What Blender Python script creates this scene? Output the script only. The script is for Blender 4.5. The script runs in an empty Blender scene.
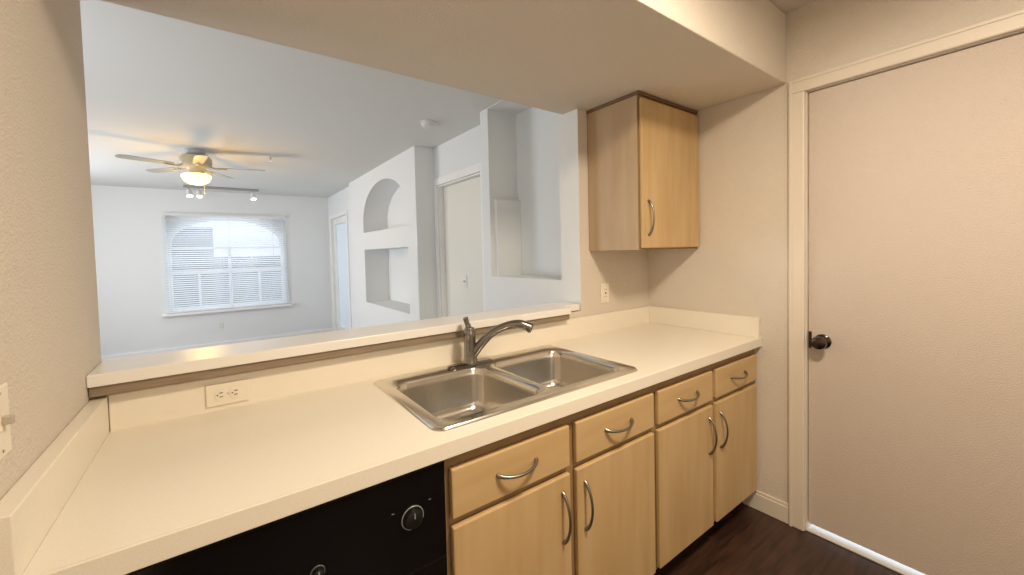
import bpy, bmesh, math
from mathutils import Vector, Matrix
import random
random.seed(3)
scene=bpy.context.scene
L=2.533
W={}
def s2l(c):
    return tuple((x/255/12.92 if x/255<=0.04045 else ((x/255+0.055)/1.055)**2.4) for x in c)+(1,)
def mat(name,rgb,rough=.6,metal=0,bump=0,bscale=200,var=0,vscale=5,stretch=None,emit=None,estr=0,spec=.5,rgb2=None,trans=0,bdist=.002):
    m=bpy.data.materials.new(name);m.use_nodes=True
    nt=m.node_tree;b=nt.nodes['Principled BSDF']
    b.inputs['Base Color'].default_value=s2l(rgb)
    b.inputs['Roughness'].default_value=rough;b.inputs['Metallic'].default_value=metal
    b.inputs['Specular IOR Level'].default_value=spec
    b.inputs['Transmission Weight'].default_value=trans
    if emit: b.inputs['Emission Color'].default_value=s2l(emit);b.inputs['Emission Strength'].default_value=estr
    tc=nt.nodes.new('ShaderNodeTexCoord')
    src=tc.outputs['Object']
    if stretch:
        mp=nt.nodes.new('ShaderNodeMapping');mp.inputs['Scale'].default_value=stretch
        nt.links.new(src,mp.inputs['Vector']);src=mp.outputs['Vector']
    if var>0 or rgb2:
        n=nt.nodes.new('ShaderNodeTexNoise');n.inputs['Scale'].default_value=vscale;n.inputs['Detail'].default_value=6
        nt.links.new(src,n.inputs['Vector'])
        r=nt.nodes.new('ShaderNodeValToRGB')
        c2=rgb2 if rgb2 else tuple(x*(1-var) for x in rgb)
        r.color_ramp.elements[0].position=.35;r.color_ramp.elements[0].color=s2l(c2)
        r.color_ramp.elements[1].position=.65;r.color_ramp.elements[1].color=s2l(rgb)
        nt.links.new(n.outputs['Fac'],r.inputs['Fac']);nt.links.new(r.outputs['Color'],b.inputs['Base Color'])
    if bump>0:
        n2=nt.nodes.new('ShaderNodeTexNoise');n2.inputs['Scale'].default_value=bscale;n2.inputs['Detail'].default_value=3
        nt.links.new(tc.outputs['Object'],n2.inputs['Vector'])
        bp=nt.nodes.new('ShaderNodeBump');bp.inputs['Strength'].default_value=bump;bp.inputs['Distance'].default_value=bdist
        nt.links.new(n2.outputs['Fac'],bp.inputs['Height']);nt.links.new(bp.outputs['Normal'],b.inputs['Normal'])
    return m
M=dict(
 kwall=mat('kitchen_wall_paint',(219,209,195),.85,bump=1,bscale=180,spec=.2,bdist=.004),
 lwall=mat('living_wall_paint',(229,232,232),.85,bump=.4,bscale=150,spec=.2),
 ceil=mat('ceiling_paint',(225,226,223),.9,bump=.4,bscale=120,spec=.15),
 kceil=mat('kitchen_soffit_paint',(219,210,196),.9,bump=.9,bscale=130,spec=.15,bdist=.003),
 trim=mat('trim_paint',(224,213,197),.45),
 ltrim=mat('white_trim_paint',(240,240,238),.45),
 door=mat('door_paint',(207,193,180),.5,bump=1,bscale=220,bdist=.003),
 ldoor=mat('pale_door_paint',(228,227,217),.5),
 floor=mat('dark_wood_floor',(72,48,37),.38,bump=.15,bscale=60,rgb2=(45,30,23),vscale=6,stretch=(1,9,1)),
 lam=mat('cream_laminate',(241,233,217),.28,var=.035,vscale=420,bump=.04,bscale=400),
 lamb=mat('cream_laminate_ledge',(240,237,231),.28,var=.03,vscale=420),
 brown=mat('brown_trim_wood',(148,130,108),.5,var=.12,vscale=6,stretch=(2,30,30)),
 maple=mat('maple_veneer',(204,174,128),.42,rgb2=(192,160,112),vscale=2.6,stretch=(6,6,.8)),
 mapleh=mat('maple_veneer_horizontal',(204,174,128),.42,rgb2=(192,160,112),vscale=2.6,stretch=(.8,6,6)),
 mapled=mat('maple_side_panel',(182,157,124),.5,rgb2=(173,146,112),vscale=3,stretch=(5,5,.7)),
 frame=mat('maple_frame',(156,127,88),.5,var=.06,vscale=4,stretch=(6,6,1)),
 dark=mat('dark_crown_wood',(112,84,58),.5),
 kick=mat('toe_kick_dark',(52,40,32),.6),
 nickel=mat('brushed_nickel',(190,182,170),.28,metal=1),
 pull=mat('pewter_pull',(150,143,134),.34,metal=1),
 steel=mat('stainless_steel',(218,214,206),.2,metal=1,bump=.1,bscale=45,bdist=.003),
 faucet=mat('satin_faucet_metal',(142,138,132),.18,metal=1),
 black=mat('black_gloss_enamel',(9,9,11),.14),
 blackm=mat('black_matte_plastic',(14,14,15),.45),
 white=mat('silver_ring',(165,165,165),.3),
 chrome=mat('chrome',(215,215,215),.12,metal=1),
 bronze=mat('dark_bronze',(86,76,70),.2,metal=1),
 plate=mat('ivory_plastic',(236,228,210),.35),
 platew=mat('white_plastic',(226,226,222),.4),
 toggle=mat('toggle_grey_plastic',(186,176,160),.4),
 slot=mat('slot_dark',(40,36,32),.6),
 glow=mat('frosted_glass_lit',(255,240,200),.4,emit=(255,214,130),estr=2.6),
 spot=mat('spot_lamp_lit',(255,250,230),.4,emit=(255,238,200),estr=10),
 fanb=mat('fan_blade_white',(164,170,172),.45,var=.03,vscale=4),
 brass=mat('fan_housing_cream',(196,184,158),.4),
 track=mat('track_grey_metal',(150,150,148),.4),
 rail=mat('blind_rail',(225,228,230),.5),
 ground=mat('pale_concrete',(205,205,202),.9),
 stucco=mat('stucco_beige',(120,128,138),.9,var=.4,vscale=.6),
)
g=bpy.data.materials.new('clear_glass');g.use_nodes=True
nt=g.node_tree;nt.nodes.clear();o=nt.nodes.new('ShaderNodeOutputMaterial');mx=nt.nodes.new('ShaderNodeMixShader');t=nt.nodes.new('ShaderNodeBsdfTransparent');gl=nt.nodes.new('ShaderNodeBsdfGlossy')
gl.inputs['Roughness'].default_value=.05;mx.inputs[0].default_value=.06
nt.links.new(t.outputs[0],mx.inputs[1]);nt.links.new(gl.outputs[0],mx.inputs[2]);nt.links.new(mx.outputs[0],o.inputs[0]);M['glass']=g
def slatmat(name,f):
    g=bpy.data.materials.new(name);g.use_nodes=True
    nt=g.node_tree;nt.nodes.clear();o=nt.nodes.new('ShaderNodeOutputMaterial');mx=nt.nodes.new('ShaderNodeMixShader');t=nt.nodes.new('ShaderNodeBsdfTranslucent');gl=nt.nodes.new('ShaderNodeBsdfDiffuse')
    t.inputs[0].default_value=s2l((240,245,250));gl.inputs[0].default_value=s2l((228,232,235));mx.inputs[0].default_value=f
    nt.links.new(t.outputs[0],mx.inputs[1]);nt.links.new(gl.outputs[0],mx.inputs[2]);nt.links.new(mx.outputs[0],o.inputs[0]);return g
M['slat']=slatmat('blind_slat_vinyl',.48)
M['pale_sheet']=slatmat('pale_translucent_sheet',.1)

def reg(ob,loc,parent):
    scene.collection.objects.link(ob);ob.location=loc;W[ob.name]=Vector(loc)
    if parent:
        ob.parent=parent;ob.matrix_parent_inverse=Matrix.Translation(-W[parent.name])
    return ob
def empty(name,loc,label,cat,group=None):
    e=bpy.data.objects.new(name,None);e.empty_display_size=.1
    reg(e,loc,None);e['label']=label;e['category']=cat
    if group:e['group']=group
    return e
def mesh(name,verts,faces,m,parent=None,smooth=False,bevel=0,loc=None,seg=2,ang=30):
    me=bpy.data.meshes.new(name)
    vs=[Vector(v) for v in verts]
    if loc is None:
        mn=Vector([min(v[i] for v in vs) for i in range(3)]);mxv=Vector([max(v[i] for v in vs) for i in range(3)])
        loc=(mn+mxv)/2;loc.z=mn.z
    loc=Vector(loc)
    me.from_pydata([v-loc for v in vs],[],faces)
    me.materials.append(m)
    bm=bmesh.new();bm.from_mesh(me);bmesh.ops.recalc_face_normals(bm,faces=bm.faces);bm.to_mesh(me);bm.free()
    ob=bpy.data.objects.new(name,me)
    reg(ob,loc,parent)
    if smooth:
        for p in me.polygons:p.use_smooth=True
        try: me.set_sharp_from_angle(angle=math.radians(ang+10))
        except Exception: pass
    if bevel>0:
        b=ob.modifiers.new('bevel','BEVEL');b.width=bevel;b.segments=seg;b.limit_method='ANGLE';b.angle_limit=math.radians(ang)
    return ob
def boxg(a,b,off=0):
    x0,y0,z0=a;x1,y1,z1=b
    v=[(x0,y0,z0),(x1,y0,z0),(x1,y1,z0),(x0,y1,z0),(x0,y0,z1),(x1,y0,z1),(x1,y1,z1),(x0,y1,z1)]
    f=[(0,3,2,1),(4,5,6,7),(0,1,5,4),(1,2,6,5),(2,3,7,6),(3,0,4,7)]
    return v,[tuple(i+off for i in q) for q in f]
def box(name,a,b,m,parent=None,bevel=0,seg=2):
    v,f=boxg(a,b);return mesh(name,v,f,m,parent,bevel=bevel,seg=seg)
def boxes(name,lst,m,parent=None,bevel=0):
    V=[];F=[]
    for a,b in lst:
        v,f=boxg(a,b,len(V));V+=v;F+=f
    return mesh(name,V,F,m,parent,bevel=bevel)
def lathe(name,c,axis,prof,m,parent=None,seg=32,ang=35):
    ax=Vector(axis).normalized();u=ax.orthogonal().normalized();w=ax.cross(u)
    V=[];F=[];c=Vector(c)
    for r,h in prof:
        for i in range(seg):
            a=2*math.pi*i/seg;V.append(c+ax*h+(u*math.cos(a)+w*math.sin(a))*r)
    n=len(prof)
    for j in range(n-1):
        for i in range(seg):
            F.append((j*seg+i,j*seg+(i+1)%seg,(j+1)*seg+(i+1)%seg,(j+1)*seg+i))
    F.append(tuple(range(seg)));F.append(tuple((n-1)*seg+i for i in range(seg)))
    return mesh(name,V,F,m,parent,smooth=True,ang=ang)
def tubeg(pts,rad,seg=12,flat=1.0,off=0):
    pts=[Vector(p) for p in pts];n=len(pts)
    if not hasattr(rad,'__len__'):rad=[rad]*n
    V=[];F=[];prev=None
    for i,p in enumerate(pts):
        t=(pts[min(i+1,n-1)]-pts[max(i-1,0)]).normalized()
        u=t.orthogonal().normalized() if prev is None else (prev-t*prev.dot(t)).normalized()
        prev=u;w=t.cross(u)
        for k in range(seg):
            a=2*math.pi*k/seg;V.append(p+(u*math.cos(a)+w*math.sin(a)*flat)*rad[i])
    for i in range(n-1):
        for k in range(seg):
            F.append((off+i*seg+k,off+i*seg+(k+1)%seg,off+(i+1)*seg+(k+1)%seg,off+(i+1)*seg+k))
    F.append(tuple(off+k for k in range(seg)));F.append(tuple(off+(n-1)*seg+k for k in range(seg)))
    return V,F
def tube(name,pts,rad,m,parent=None,seg=12,flat=1.0):
    v,f=tubeg(pts,rad,seg,flat);return mesh(name,v,f,m,parent,smooth=True,ang=50)
def spline(P,n=8):
    P=[Vector(p) for p in P];out=[]
    Q=[P[0]]+P+[P[-1]]
    for i in range(len(P)-1):
        a,b,c,d=Q[i:i+4]
        for k in range(n):
            t=k/n;out.append(.5*((2*b)+(c-a)*t+(2*a-5*b+4*c-d)*t*t+(-a+3*b-3*c+d)*t**3))
    out.append(P[-1]);return out
def rrect(x0,y0,x1,y1,r,n=6):
    o=[]
    for cx,cy,a0 in [(x1-r,y0+r,-90),(x1-r,y1-r,0),(x0+r,y1-r,90),(x0+r,y0+r,180)]:
        for i in range(n+1):
            a=math.radians(a0+90*i/n);o.append((cx+r*math.cos(a),cy+r*math.sin(a)))
    return o
def arch(x0,z0,x1,z1,rise,n=20):
    o=[(x0,z0),(x1,z0)];cx=(x0+x1)/2;a=(x1-x0)/2
    for i in range(n+1):
        t=math.pi*i/n;o.append((cx+a*math.cos(t),z1-rise+rise*math.sin(t)))
    return o
def rect(a,b,c,d): return [(a,b),(c,b),(c,d),(a,d)]
def panel(name,outer,holes,fn,depth,m,backs=None,parent=None):
    bm=bmesh.new();edges=[]
    def loop(pts):
        vs=[bm.verts.new(fn(u,v,0)) for u,v in pts]
        es=[bm.edges.new((vs[i],vs[(i+1)%len(vs)])) for i in range(len(vs))]
        return vs,es
    vo,eo=loop(outer);edges+=eo;hl=[]
    for h in holes:
        vs,es=loop(h);edges+=es;hl.append(vs)
    bmesh.ops.triangle_fill(bm,use_beauty=True,edges=edges)
    for i,(h,vs) in enumerate(zip(holes,hl)):
        dd=depth[i]
        v2=[bm.verts.new(fn(u,v,dd)) for u,v in h]
        for k in range(len(vs)):
            bm.faces.new((vs[k],vs[(k+1)%len(vs)],v2[(k+1)%len(vs)],v2[k]))
        if backs and backs[i]: bm.faces.new(v2)
    bmesh.ops.recalc_face_normals(bm,faces=bm.faces)
    me=bpy.data.meshes.new(name);bm.to_mesh(me);bm.free();me.materials.append(m)
    ob=bpy.data.objects.new(name,me);reg(ob,(0,0,0),parent);return ob
def st(ob):
    ob['kind']='structure';return ob

# ================= STRUCTURE =================
ZC=2.50;ZL=2.44;ZS=2.168;WL=-.043
st(box('floor',(-2.3,-3.4,-.1),(L+.12,6.3,0),M['floor']))
st(box('wall_left',(-.16,-3.3,0),(WL,.14,ZC),M['kwall']))
st(box('wall_rear',(-.16,-3.4,0),(L+.1,-3.3,ZC),M['kwall']))
DY0=-.8275;DY1=-1.66;DZ=2.105
st(boxes('wall_right',[((L,DY0,0),(L+.12,.14,ZC)),((L,DY1,DZ),(L+.12,DY0,ZC)),((L,-3.3,0),(L+.12,DY1,ZC))],M['kwall']))
st(boxes('wall_passthrough',[((WL,.021,0),(1.905,.14,1.05)),((1.905,.021,0),(L,.14,ZS))],M['kwall']))
st(box('ceiling_soffit',(WL,-.75,ZS),(L,.14,ZC),M['kceil'],bevel=.006))
st(box('ceiling_kitchen',(-.16,-3.4,ZC),(L+.12,.14,ZC+.08),M['kceil']))
st(box('ceiling_living',(-2.3,.14,ZL),(2.6,6.3,ZL+.1),M['ceil']))
YB=6.06
WX0,WX1,WZ0,WZ1=-.33,1.19,.63,2.05
st(panel('wall_back',rect(-2.3,0,1.92,ZL),[rect(WX0,WZ0,WX1,WZ1)],lambda u,v,d:(u,YB+d,v),[.16],M['lwall']))
st(box('wall_living_left',(-2.4,.14,0),(-2.3,6.3,ZL),M['lwall']))
st(box('wall_living_near',(-2.3,.02,0),(-.16,.14,ZC),M['lwall']))
AX=1.9045
st(panel('wall_alcove',rect(.0205,0,1.0,ZL),[rect(.17,1.215,.90,2.435)],lambda u,v,d:(AX+d,u,v),[.26],M['lwall'],[True]))
st(box('wall_alcove_return',(AX+.002,.985,0),(2.15,.9995,ZL),M['lwall']))
st(box('alcove_light_patch',(AX+.035,.865,1.2155),(AX+.259,.8995,1.78),M['lwall']))  # thin block added in place of the light patch low on the far side
DX=2.06
LD0,LD1=1.24,2.03
st(boxes('wall_hall',[((DX,1.0,0),(DX+.1,LD0,ZL)),((DX,LD0,2.07),(DX+.1,LD1,ZL)),((DX,LD1,0),(DX+.1,2.099,ZL))],M['lwall']))
st(box('wall_hall_inner',(DX+.05,LD0+.003,.0),(DX+.085,LD1-.018,2.042),M['ldoor']))
NX=1.855
st(panel('wall_niche',rect(2.11,0,4.42,ZL),[arch(2.33,1.69,3.80,2.27,.42),rect(2.33,.78,3.80,1.47)],lambda u,v,d:(NX+d,u,v),[.32,.32],M['lwall'],[True,True]))
st(box('wall_niche_return',(NX+.001,2.10,0),(2.4,2.109,ZL),M['lwall']))
st(box('wall_niche_end',(NX+.001,4.421,0),(2.4,4.43,ZL),M['lwall']))
FX=1.92;PD0,PD1=4.85,5.86
st(boxes('wall_patio',[((FX,4.43,0),(FX+.12,PD0,ZL)),((FX,PD0,2.04),(FX+.12,PD1,ZL)),((FX,PD1,0),(FX+.12,6.3,ZL))],M['lwall']))
pd=st(boxes('door_3',[((FX-.02,PD0-.06,0),(FX+.0,PD0,2.10)),((FX-.02,PD1,0),(FX,PD1+.06,2.10)),((FX-.02,PD0,2.04),(FX,PD1,2.10)),
  ((FX+.03,PD0,.0),(FX+.08,PD0+.09,2.04)),((FX+.03,PD1-.09,0),(FX+.08,PD1,2.04)),((FX+.03,PD0+.09,1.94),(FX+.08,PD1-.09,2.04)),((FX+.03,PD0+.09,0),(FX+.08,PD1-.09,.2))],M['ltrim'],bevel=.003))
box('door_glass',(FX+.05,PD0+.09,.2),(FX+.058,PD1-.09,1.94),M['glass'],pd)
mesh('door_pale_sheet',[(FX+.064,PD0+.09,.2),(FX+.064,PD1-.09,.2),(FX+.064,PD1-.09,1.94),(FX+.064,PD0+.09,1.94)],[(0,1,2,3)],M['pale_sheet'],pd)  # translucent sheet added behind the glass to make it look pale and bright
tube('door_handle',[(FX+.03,PD0+.05,.92),(FX-.0,PD0+.05,.94),(FX-.0,PD0+.05,1.10),(FX+.03,PD0+.05,1.12)],.008,M['nickel'],pd)
st(boxes('trim_2',[((DX-.015,LD0-.07,0),(DX+.0,LD0,2.13)),((DX-.015,LD1,0),(DX+.0,LD1+.068,2.13)),((DX-.015,LD0,2.06),(DX,LD1,2.13)),((DX+.001,LD1-.015,0),(DX+.1,LD1,2.06)),((DX+.001,LD0,2.045),(DX+.1,LD1-.015,2.06))],M['ltrim'],bevel=.004))
a0,a1=WX0,WX1
win=st(panel('window_1',rect(a0,WZ0,a1,WZ1),[rect(a0+.04,WZ0+.04,.015,1.19),rect(.045,WZ0+.04,.41,1.19),rect(.45,WZ0+.04,.815,1.19),rect(.845,WZ0+.04,a1-.04,1.19),rect(a0+.04,1.23,.41,1.56),rect(.45,1.23,a1-.04,1.56),arch(a0+.05,1.60,a1-.05,WZ1-.04,.37)],lambda u,v,d:(u,YB+.10+d,v),[.03]*7,M['ltrim']))
box('window_pane',(a0,YB+.115,WZ0),(a1,YB+.119,WZ1),M['glass'],win)
st(box('trim_3',(-.42,YB-.07,.575),(1.27,YB,.61),M['ltrim'],bevel=.006))
st(box('ground_exterior',(-12,6.3,-.12),(14,22,-.02),M['ground']))
st(box('ground_patio',(L+.12,-6,-.12),(8,6.3,-.015),M['ground']))
st(boxes('wall_neighbour',[((-9,14,-.02),(.2,14.5,2.4)),((.2,14,-.02),(12,14.5,1.5))],M['stucco']))
# kitchen door
d1=st(box('door_1',(L+.018,DY1+.003,.036),(L+.055,DY0-.007,DZ-.006),M['door'],bevel=.002))
lathe('door_knob',(L+.018,DY0-.062,.935),(-1,0,0),[(.033,0),(.033,.006),(.028,.010),(.013,.014),(.012,.030),(.024,.040),(.030,.052),(.028,.064),(.016,.070)],M['bronze'],d1)
box('latch_plate',(L+.012,DY0-.020,.895),(L+.0185,DY0-.008,.975),M['bronze'],d1,bevel=.002)
CW=.066
st(boxes('trim_1',[((L-.018,DY0,0),(L,DY0+CW,DZ)),((L-.018,DY1-CW,0),(L,DY1,DZ)),((L-.018,DY1-CW,DZ),(L,DY0+CW,DZ+CW))],M['trim'],bevel=.005))
st(boxes('trim_6',[((L-.022,DY0+CW-.018,0),(L-.0185,DY0+CW-.006,DZ+CW-.006)),((L-.022,DY1-CW+.006,DZ+CW-.018),(L-.0185,DY0+CW-.0185,DZ+CW-.006))],M['trim'],bevel=.0015))
st(boxes('trim_5',[((L+.001,DY0-.004,0),(L+.12,DY0,DZ)),((L+.001,DY1,DZ-.003),(L+.12,DY0-.004,DZ))],M['trim']))
st(box('trim_4',(L+.002,DY1,0),(L+.12,DY0-.004,.008),M['ground'],bevel=.003))
st(boxes('baseboard_right',[((L-.014,DY0+CW,0),(L,-.55,.085)),((L-.009,DY0+CW,.085),(L,-.55,.1))],M['trim'],bevel=.003))
st(box('baseboard_back',(-2.3,YB-.015,0),(1.92,YB,.1),M['ltrim'],bevel=.003))

# ================= COUNTER =================
CT=.914;CB=.874
SX0,SX1,SY0,SY1=.715,1.585,-.575,-.05
ct=empty('countertop',(1.25,-.3,CB),'cream speckled laminate kitchen worktop with low backsplash along the wall','countertop')
hx0,hx1,hy0,hy1=SX0+.02,SX1-.02,SY0+.02,SY1-.02
XI=-.010
boxes('worktop',[((XI,-.635,CB),(hx0,-.0,CT)),((hx1,-.635,CB),(L-.001,0,CT)),((hx0,-.635,CB),(hx1,hy0,CT)),((hx0,hy1,CB),(hx1,0,CT))],M['lam'],ct)
box('front_edge',(XI,-.641,CB-.004),(L-.001,-.6355,CT+.0005),M['lam'],ct,bevel=.002)
box('backsplash',(XI,.0005,CB),(L-.001,.020,1.018),M['lam'],ct,bevel=.002)
box('backsplash',(L-.021,-.634,CT),(L-.001,0,1.018),M['lam'],ct,bevel=.002)
box('backsplash',(WL+.001,-.638,CB-.004),(XI-.0005,.0,1.018),M['lam'],ct,bevel=.002)
ZT=1.09;YF=-.045
bl=empty('bar_ledge',(.85,0,ZT-.04),'raised cream laminate bar shelf across the pass-through opening','ledge')
v=[(WL+.001,YF),(1.76,YF),(1.772,YF+.012),(1.772,.019),(1.893,.019),(1.893,.16),(WL+.001,.16)]
n=len(v);V=[(x,y,ZT-.034) for x,y in v]+[(x,y,ZT) for x,y in v]
mesh('ledge_top',V,[tuple(range(n))[::-1],tuple(range(n,2*n))]+[(i,(i+1)%n,n+(i+1)%n,n+i) for i in range(n)],M['lamb'],bl,bevel=.003)
boxes('ledge_trim',[((WL+.002,YF+.010,ZT-.064),(1.76,-.0005,ZT-.0345))],M['brown'],bl,bevel=.004)
# ================= SINK =================
sk=empty('kitchen_sink',(1.15,-.31,CT),'double bowl stainless steel drop-in kitchen sink','sink')
def sinkmesh():
    bm=bmesh.new();zt=CT+.006
    outer=rrect(SX0,SY0,SX1,SY1,.035)
    bowls=[rrect(SX0+.032,SY0+.032,1.132,SY1-.088,.055),rrect(1.168,SY0+.032,SX1-.032,SY1-.088,.055)]
    edges=[]
    def lp(p,z):
        return [bm.verts.new((x,y,z)) for x,y in p]
    def le(vs): return [bm.edges.new((vs[i],vs[(i+1)%len(vs)])) for i in range(len(vs))]
    vo=lp(outer,zt);edges+=le(vo);hs=[]
    for b in bowls:
        h=lp(b,zt);edges+=le(h);hs.append((b,h))
    bmesh.ops.triangle_fill(bm,use_beauty=True,edges=edges)
    def ins(p,d):
        cx=(min(q[0] for q in p)+max(q[0] for q in p))/2;cy=(min(q[1] for q in p)+max(q[1] for q in p))/2
        hx=(max(q[0] for q in p)-min(q[0] for q in p))/2;hy=(max(q[1] for q in p)-min(q[1] for q in p))/2
        return [(cx+(x-cx)*(hx-d)/hx,cy+(y-cy)*(hy-d)/hy) for x,y in p]
    def bridge(a,b):
        for i in range(len(a)): bm.faces.new((a[i],a[(i+1)%len(a)],b[(i+1)%len(b)],b[i]))
    prev=vo
    for d,z in [(-.004,zt+.001),(-.007,zt-.002),(-.009,CT)]:
        c=lp(ins(outer,d),z);bridge(prev,c);prev=c
    for b,h in hs:
        prev=h
        for d,z in [(.003,zt-.002),(.006,zt-.007),(.009,zt-.03),(.016,zt-.13),(.024,zt-.155),(.040,zt-.168),(.065,zt-.172),(.12,zt-.175)]:
            c=lp(ins(b,d),z);bridge(prev,c);prev=c
        bm.faces.new(prev)
    bmesh.ops.recalc_face_normals(bm,faces=bm.faces)
    me=bpy.data.meshes.new('basin');bm.to_mesh(me);bm.free();me.materials.append(M['steel'])
    for p in me.polygons:p.use_smooth=True
    me.set_sharp_from_angle(angle=math.radians(40))
    ob=bpy.data.objects.new('basin',me);reg(ob,(0,0,0),sk)
sinkmesh()
for cx in (.94,1.36):
    lathe('drain',(cx,-.335,CT-.169),(0,0,1),[(.044,0),(.044,.003),(.038,.004),(.032,.001),(.012,.001),(.010,.006),(.004,.007)],M['chrome'],sk)
# faucet
fx,fy=1.105,-.100;z0=CT+.0065
fa=empty('faucet',(fx,fy,z0),'satin metal single-lever pull-out kitchen faucet on sink deck','faucet')
v=rrect(fx-.105,fy-.026,fx+.105,fy+.026,.025,8);n=len(v)
mesh('base_plate',[(x,y,z0) for x,y in v]+[(x,y,z0+.007) for x,y in v]+[(fx+(x-fx)*.93,fy+(y-fy)*.8,z0+.011) for x,y in v],
  [tuple(range(n)),tuple(range(2*n,3*n))]+[(j*n+i,j*n+(i+1)%n,(j+1)*n+(i+1)%n,(j+1)*n+i) for j in range(2) for i in range(n)],M['faucet'],fa,smooth=True)
lathe('faucet_body',(fx,fy,z0+.009),(0,0,1),[(.031,0),(.029,.012),(.026,.03),(.025,.095),(.0265,.112),(.026,.134),(.019,.148),(.004,.152)],M['faucet'],fa)
ux,uy=.80,-.60
sp=spline([(fx+.008*ux,fy+.008*uy,z0+.040),(fx+.045*ux,fy+.045*uy,z0+.085),(fx+.09*ux,fy+.09*uy,z0+.128),(fx+.145*ux,fy+.145*uy,z0+.158),(fx+.205*ux,fy+.205*uy,z0+.168),(fx+.250*ux,fy+.250*uy,z0+.152)],7)
n=len(sp);rr=[.021-.005*min(1,i/(n*.4)) if i<n*.62 else .016+.005*((i-n*.62)/(n*.38)) for i in range(n)]
tube('spout',sp,rr,M['faucet'],fa,seg=18)
e=sp[-1];dv=(sp[-1]-sp[-3]).normalized()
lathe('spray_head',e-dv*.002,dv,[(.021,0),(.022,.008),(.018,.014),(.008,.014)],M['faucet'],fa)
lv=spline([(fx,fy,z0+.144),(fx-.004,fy+.002,z0+.160),(fx-.010,fy+.004,z0+.178),(fx-.016,fy+.004,z0+.198)],6)
tube('lever',lv,[.018]*4+[.016]*5+[.014]*5+[.015]*5,M['faucet'],fa,seg=14,flat=.75)

# ================= CABINETS =================
def bow(c,axis,out,length,parent,name='handle'):
    c=Vector(c);a=Vector(axis);o=Vector(out);h=length/2
    pts=[];rad=[];N=16
    pts.append(c-a*h);rad.append(.0075)
    for i in range(N+1):
        t=-1+2*i/N
        pts.append(c+a*(h*.98*t)+o*(.006+.026*(1-t*t)**.8));rad.append(.0042+.0022*abs(t)**3)
    pts.append(c+a*h);rad.append(.0075)
    return tube(name,pts,rad,M['pull'],parent,seg=10)
FY=-.605
def base_cab(x0,x1,label):
    e=empty('base_cabinet',((x0+x1)/2,-.3,0),label,'cabinet','maple base cabinets under the worktop')
    xm=(x0+x1)/2;zt=CB-.0045;B=[]
    for a,b in ((x0,x0+.034),(xm-.03,xm+.03),(x1-.034,x1)): B.append(((a,FY,.10),(b,FY+.02,zt)))
    for a,b in ((x0+.034,xm-.03),(xm+.03,x1-.034)):
        for c,d in ((.10,.135),(.668,.70),(.82,zt)): B.append(((a,FY,c),(b,FY+.02,d)))
    B+=[((x0,FY+.0205,.10),(x0+.018,-.02,zt)),((x1-.018,FY+.0205,.10),(x1,-.02,zt)),((x0+.0185,FY+.0205,.10),(x1-.0185,-.0205,.118)),((x0,-.0195,.1),(x1,-.001,zt))]
    boxes('cabinet_body',B,M['frame'],e)
    box('toe_kick',(x0,FY+.075,0),(x1,FY+.09,.0995),M['kick'],e)
    for i,(a,b) in enumerate([(x0+.014,xm-.015),(xm+.015,x1-.014)]):
        d=box('drawer',(a,FY-.0195,.694),(b,FY-.0005,.828),M['mapleh'],e,bevel=.0045,seg=2)
        bow(((a+b)/2,FY-.019,.765),(1,0,0),(0,-1,-.25),.14,d)
        dr=box('door',(a,FY-.0195,.112),(b,FY-.0005,.672),M['maple'],e,bevel=.0045,seg=2)
        hx=b-.036 if i==0 else a+.036
        bow((hx,FY-.019,.54),(0,0,1),(0,-1,0),.16,dr)
    return e
base_cab(.712,1.627,'maple double-door base cabinet with two drawers beside dishwasher')
base_cab(1.629,L-.002,'maple double-door base cabinet with two drawers beside end wall')
ux0,ux1=1.978,L-.003
uc=empty('wall_cabinet',((ux0+ux1)/2,-.15,1.3835),'maple upper wall cabinet with single door and curved pull','cabinet')
UZ0,UZ1=1.3835,2.15;UY=-.305
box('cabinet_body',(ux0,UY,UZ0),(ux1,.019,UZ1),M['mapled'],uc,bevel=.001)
boxes('face_frame',[((ux0,UY-.002,UZ0),(ux0+.03,UY-.0003,UZ1)),((ux1-.03,UY-.002,UZ0),(ux1,UY-.0003,UZ1)),((ux0+.03,UY-.002,UZ1-.03),(ux1-.03,UY-.0003,UZ1)),((ux0+.03,UY-.002,UZ0),(ux1-.03,UY-.0003,UZ0+.03))],M['frame'],uc)
ud=box('door',(ux0+.010,UY-.0215,UZ0+.008),(ux1-.008,UY-.0025,UZ1-.016),M['maple'],uc,bevel=.0045)
bow((ux0+.055,UY-.021,UZ0+.16),(0,0,1),(0,-1,0),.17,ud)
box('crown',(ux0-.006,UY-.012,UZ1+.0005),(ux1,.019,ZS-.001),M['dark'],uc,bevel=.002)

# ================= DISHWASHER =================
dw=empty('dishwasher',(.405,-.3,0),'black built-in dishwasher with round dial under the worktop','dishwasher')
dx0,dx1=.108,.706
box('tub',(dx0,-.58,.1),(dx1,-.02,.862),M['blackm'],dw)
box('door_panel',(dx0,-.6236,.12),(dx1,-.5805,.612),M['black'],dw,bevel=.001)
box('control_panel',(dx0,-.624,.6125),(dx1,-.5805,.858),M['black'],dw,bevel=.001,seg=3)
box('toe_kick',(dx0,-.54,.0),(dx1,-.50,.0995),M['blackm'],dw)
def dial(x,z,r,w):
    kn=lathe('dial',(x,-.624,z),(0,-1,0),[(r,0),(r,.003),(r*.95,.0035),(r*.8,.004),(r*.73,.016),(r*.57,.018)],M['blackm'],dw,seg=40)
    pts=[(x+r*.95*math.cos(2*math.pi*i/40),-.6285,z+r*.95*math.sin(2*math.pi*i/40)) for i in range(40)]
    V,F=tubeg(pts+[pts[0]],w,6);mesh('dial_ring',V,F,M['white'],kn,smooth=True)
    box('dial_pointer',(x-.001,-.6435,z+r*.17),(x+.001,-.6415,z+r*.6),M['white'],kn)
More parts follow.
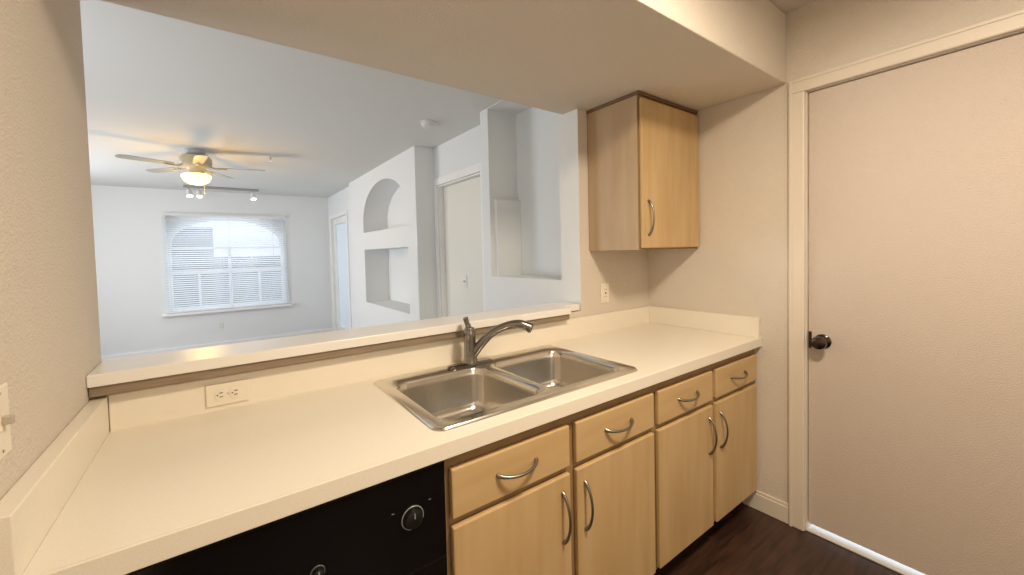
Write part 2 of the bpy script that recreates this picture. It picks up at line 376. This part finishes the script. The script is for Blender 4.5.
dial(.615,.750,.029,.0010)
dial(.40,.720,.015,.0004)
for mx_,mz in ((.565,.775),(.660,.775)):
    box('control_mark',(mx_,-.6245,mz),(mx_+.006,-.6239,mz+.001),M['white'],dw)
fp=empty('filler_panel',(.05,-.3,0),'narrow maple filler panel between wall and dishwasher','cabinet panel')
boxes('panel_board',[((WL+.002,-.605,.10),(.104,-.585,.868)),((.085,-.5845,.0),(.104,-.03,.868))],M['frame'],fp,bevel=.001)

# ================= OUTLETS =================
def outlet(name,c,n,up,label,cat,wm=M['plate'],decora=False,switch=False,group=None):
    c=Vector(c);n=Vector(n);up=Vector(up);r=up.cross(n)
    e=empty(name,c,label,cat,group)
    def ob(nm,u0,u1,v0,v1,d0,d1,m,bev=0):
        V=[c+r*u+up*v+n*d for d in (d0,d1) for u,v in ((u0,v0),(u1,v0),(u1,v1),(u0,v1))]
        return mesh(nm,V,[(0,1,2,3),(4,5,6,7),(0,1,5,4),(1,2,6,5),(2,3,7,6),(3,0,4,7)],m,e,bevel=bev)
    ob('face_plate',-.034,.034,-.057,.057,.0005,.006,wm,.003)
    if switch:
        ob('switch_slot',-.006,.006,-.013,.013,.006,.0075,wm)
        ob('toggle',-.0045,.0045,-.004,.010,.007,.020,M['toggle'],.002)
    elif decora:
        ob('receptacle',-.017,.017,-.034,.034,.006,.0085,wm,.001)
        for v in (-.02,.02):
            ob('slot',-.008,-.0055,v-.004,v+.005,.0085,.009,M['slot']);ob('slot',.0055,.008,v-.004,v+.005,.0085,.009,M['slot'])
        ob('test_button',-.006,.006,-.004,.004,.0085,.010,M['slot'])
    else:
        for v in (-.0195,.0195):
            pl=rrect(-.0165,v-.0135,.0165,v+.0135,.009);k=len(pl)
            V=[c+r*u+up*w+n*d for d in (.006,.0085) for u,w in pl]
            mesh('receptacle',V,[tuple(range(k)),tuple(range(k,2*k))]+[(i,(i+1)%k,k+(i+1)%k,k+i) for i in range(k)],wm,e)
            ob('slot',-.0075,-.0050,v-.003,v+.006,.0085,.009,M['slot']);ob('slot',.0050,.0075,v-.003,v+.006,.0085,.009,M['slot'])
            ob('slot',-.002,.002,v-.010,v-.006,.0085,.009,M['slot'])
    for s in ((-.046,.046) if (decora or switch) else (0,)):
        ob('screw',-.0025,.0025,s-.0025,s+.0025,.006,.0072,M['nickel'],.001)
    return e
outlet('electrical_outlet',(.265,0,.963),(0,-1,0),(1,0,0),'ivory duplex outlet mounted sideways on the backsplash','outlet')
outlet('electrical_outlet',(2.105,.021,1.135),(0,-1,0),(0,0,1),'ivory outlet with reset button below the wall cabinet','outlet',decora=True)
outlet('light_switch',(WL,-.562,1.138),(1,0,0),(0,0,1),'ivory plate with grey toggle switch above the worktop','light switch',switch=True)
outlet('light_switch',(DX+.05,1.635,1.13),(-1,0,0),(0,0,1),'white toggle light switch inside the hall doorway','light switch',wm=M['platew'],switch=True)
outlet('electrical_outlet',(.27,YB,.36),(0,-1,0),(0,0,1),'white duplex outlet below the window','outlet',wm=M['platew'])

# ================= BLIND =================
bx0,bx1,bz0,bz1=-.37,1.23,.62,2.09
wb=empty('window_blind',((bx0+bx1)/2,YB-.03,bz0),'white horizontal slat blind covering the window','window blind')
box('head_rail',(bx0,YB-.05,bz1-.035),(bx1,YB-.004,bz1),M['rail'],wb,bevel=.003)
box('bottom_rail',(bx0,YB-.042,bz0),(bx1,YB-.012,bz0+.018),M['rail'],wb,bevel=.003)
V=[];F=[]
z=bz0+.036;ta=math.radians(42);dzs=.031
while z<bz1-.045:
    k=len(V);cy=YB-.027;hh=.016
    dy=hh*math.cos(ta);dz=hh*math.sin(ta)
    for x in (bx0,bx1):
        V+=[(x,cy-dy,z-dz),(x,cy,z+.002),(x,cy+dy,z+dz)]
    F+=[(k,k+1,k+4,k+3),(k+1,k+2,k+5,k+4)]
    z+=dzs
mesh('slats',V,F,M['slat'],wb)
for x in (bx0+.2,.43,bx1-.2):
    tube('lift_cord',[(x,YB-.048,bz0),(x,YB-.048,bz1-.03)],.002,M['rail'],wb,seg=6)

# ================= CEILING FAN =================
fx,fy=.13,3.27
fn=empty('ceiling_fan',(fx,fy,ZL),'pale five-blade ceiling fan with lit frosted glass bowl','ceiling fan')
lathe('canopy',(fx,fy,ZL),(0,0,-1),[(.085,0),(.085,.02),(.07,.045),(.035,.06),(.03,.075)],M['fanb'],fn)
lathe('motor_housing',(fx,fy,ZL-.05),(0,0,-1),[(.05,0),(.11,.012),(.13,.035),(.13,.085),(.115,.11),(.075,.125),(.07,.14)],M['brass'],fn)
lathe('switch_housing',(fx,fy,ZL-.185),(0,0,-1),[(.065,0),(.065,.03),(.085,.045)],M['brass'],fn)
lathe('light_bowl',(fx,fy,ZL-.23),(0,0,-1),[(.10,0),(.118,.012),(.118,.03),(.10,.065),(.065,.09),(.015,.10)],M['glow'],fn)
tube('pull_chain',[(fx+.06,fy-.03,ZL-.22),(fx+.06,fy-.03,ZL-.42)],.0025,M['brass'],fn,seg=6)
for i in range(5):
    a=math.radians(-12+72*i);c,s=math.cos(a),math.sin(a)
    zb=ZL-.165
    prof=[(.18,-.034),(.22,-.042),(.40,-.047),(.52,-.050),(.565,-.040),(.58,0),(.565,.040),(.52,.050),(.40,.047),(.22,.042),(.18,.034)]
    n=len(prof);V=[]
    for t in (0,.005):
        for r,w in prof: V.append((fx+r*c-w*s,fy+r*s+w*c,zb+t+w*.12))
    mesh('blade',V,[tuple(range(n)),tuple(range(n,2*n))]+[(k,(k+1)%n,n+(k+1)%n,n+k) for k in range(n)],M['fanb'],fn)
    tube('blade_bracket',[(fx+.09*c,fy+.09*s,zb+.02),(fx+.15*c,fy+.15*s,zb-.006),(fx+.25*c,fy+.25*s,zb-.004)],[.014,.012,.016],M['brass'],fn,seg=10,flat=.5)
tl=empty('track_light',(.38,5.55,ZL),'pale ceiling track with three lit spot heads','track light')
box('track',(-.08,5.53,ZL-.035),(.82,5.565,ZL),M['track'],tl,bevel=.003)
for x in (-.02,.09,.74):
    tube('spot_stem',[(x,5.548,ZL-.035),(x,5.548,ZL-.07)],.008,M['track'],tl)
    dv=Vector((.1,-.35,-1)).normalized();c=Vector((x,5.548,ZL-.06))
    lathe('spot_head',c,dv,[(.02,0),(.032,.02),(.036,.08),(.038,.10),(.034,.10)],M['platew'],tl)
    lathe('lamp_face',c+dv*.1005,dv,[(.033,0),(.030,.006),(.01,.009)],M['spot'],tl)
sd=empty('smoke_detector',(1.67,1.40,ZL),'round white smoke detector on the ceiling','smoke detector')
lathe('detector_base',(1.67,1.40,ZL),(0,0,-1),[(.062,0),(.062,.012),(.055,.014)],M['platew'],sd)
lathe('detector_cover',(1.67,1.40,ZL-.014),(0,0,-1),[(.053,0),(.053,.016),(.045,.026),(.02,.029)],M['platew'],sd)
sr=empty('fire_sprinkler',(.75,3.19,ZL),'small metal sprinkler head on the ceiling','sprinkler')
lathe('sprinkler_plate',(.75,3.19,ZL+.001),(0,0,-1),[(.040,0),(.038,.007),(.014,.011)],M['platew'],sr)
lathe('sprinkler_head',(.75,3.19,ZL-.01),(0,0,-1),[(.010,0),(.009,.02),(.005,.022),(.005,.038),(.019,.040),(.019,.043)],M['chrome'],sr)

# ================= LIGHTS =================
def area(name,loc,target,size,power,col,sy=None):
    l=bpy.data.lights.new(name,'AREA');l.energy=power;l.color=s2l(col)[:3];l.size=size
    if sy:l.shape='RECTANGLE';l.size_y=sy
    o=bpy.data.objects.new(name,l);scene.collection.objects.link(o);o.location=loc
    o.rotation_euler=(Vector(target)-Vector(loc)).to_track_quat('-Z','Y').to_euler();return o
area('kitchen_ceiling_lamp',(1.2,-1.5,2.44),(1.2,-1.5,0),.30,43,(255,237,211),.30)
area('kitchen_room_fill',(.9,-3.1,1.7),(1.4,0,1.2),1.2,8,(255,242,226),1.2)
area('living_side_fill',(-2.2,3.8,1.2),(2,2.8,1.6),2.2,104,(247,250,255),1.8)  # unseen fill added to brighten the living room from the left, no window modelled
area('living_near_fill',(-1.3,.5,1.3),(.3,5.0,2.0),1.2,26,(250,251,255),1.2)  # second unseen fill aimed at the back wall, not a room lamp
area('back_window_daylight',(.43,YB+.9,1.4),(.43,0,1.2),1.8,24,(238,245,255),1.5)
area('entry_daylight',(L+1.0,-1.2,1.3),(L+.08,-1.2,0),.8,26,(240,246,255),.8)
p=bpy.data.lights.new('fan_bulb','POINT');p.energy=12;p.color=s2l((255,194,90))[:3];p.shadow_soft_size=.1
o=bpy.data.objects.new('fan_bulb',p);scene.collection.objects.link(o);o.location=(.13,3.27,ZL-.44)
w=bpy.data.worlds.new('sky');scene.world=w;w.use_nodes=True
bg=w.node_tree.nodes['Background'];bg.inputs[0].default_value=s2l((230,238,248));bg.inputs[1].default_value=1.3

# ================= CAMERA =================
yaw,pitch,roll,f,px,py=.6161,-.0343,-.0253,398.9,498.9,266.34
fw=Vector((math.sin(yaw)*math.cos(pitch),math.cos(yaw)*math.cos(pitch),math.sin(pitch)))
rt=Vector((math.cos(yaw),-math.sin(yaw),0));up=rt.cross(fw)
rt2=rt*math.cos(roll)+up*math.sin(roll);up2=-rt*math.sin(roll)+up*math.cos(roll)
cd=bpy.data.cameras.new('camera');cam=bpy.data.objects.new('camera',cd);scene.collection.objects.link(cam)
R=Matrix((rt2,up2,-fw)).transposed().to_4x4()
cam.matrix_world=Matrix.Translation((.251,-1.5306,1.3875))@R
cd.sensor_width=36;cd.lens=f/1024*36;cd.shift_x=(512-px)/1024;cd.shift_y=(py-287.5)/1024
cd.clip_start=.05
scene.camera=cam
scene.view_settings.view_transform='Standard'
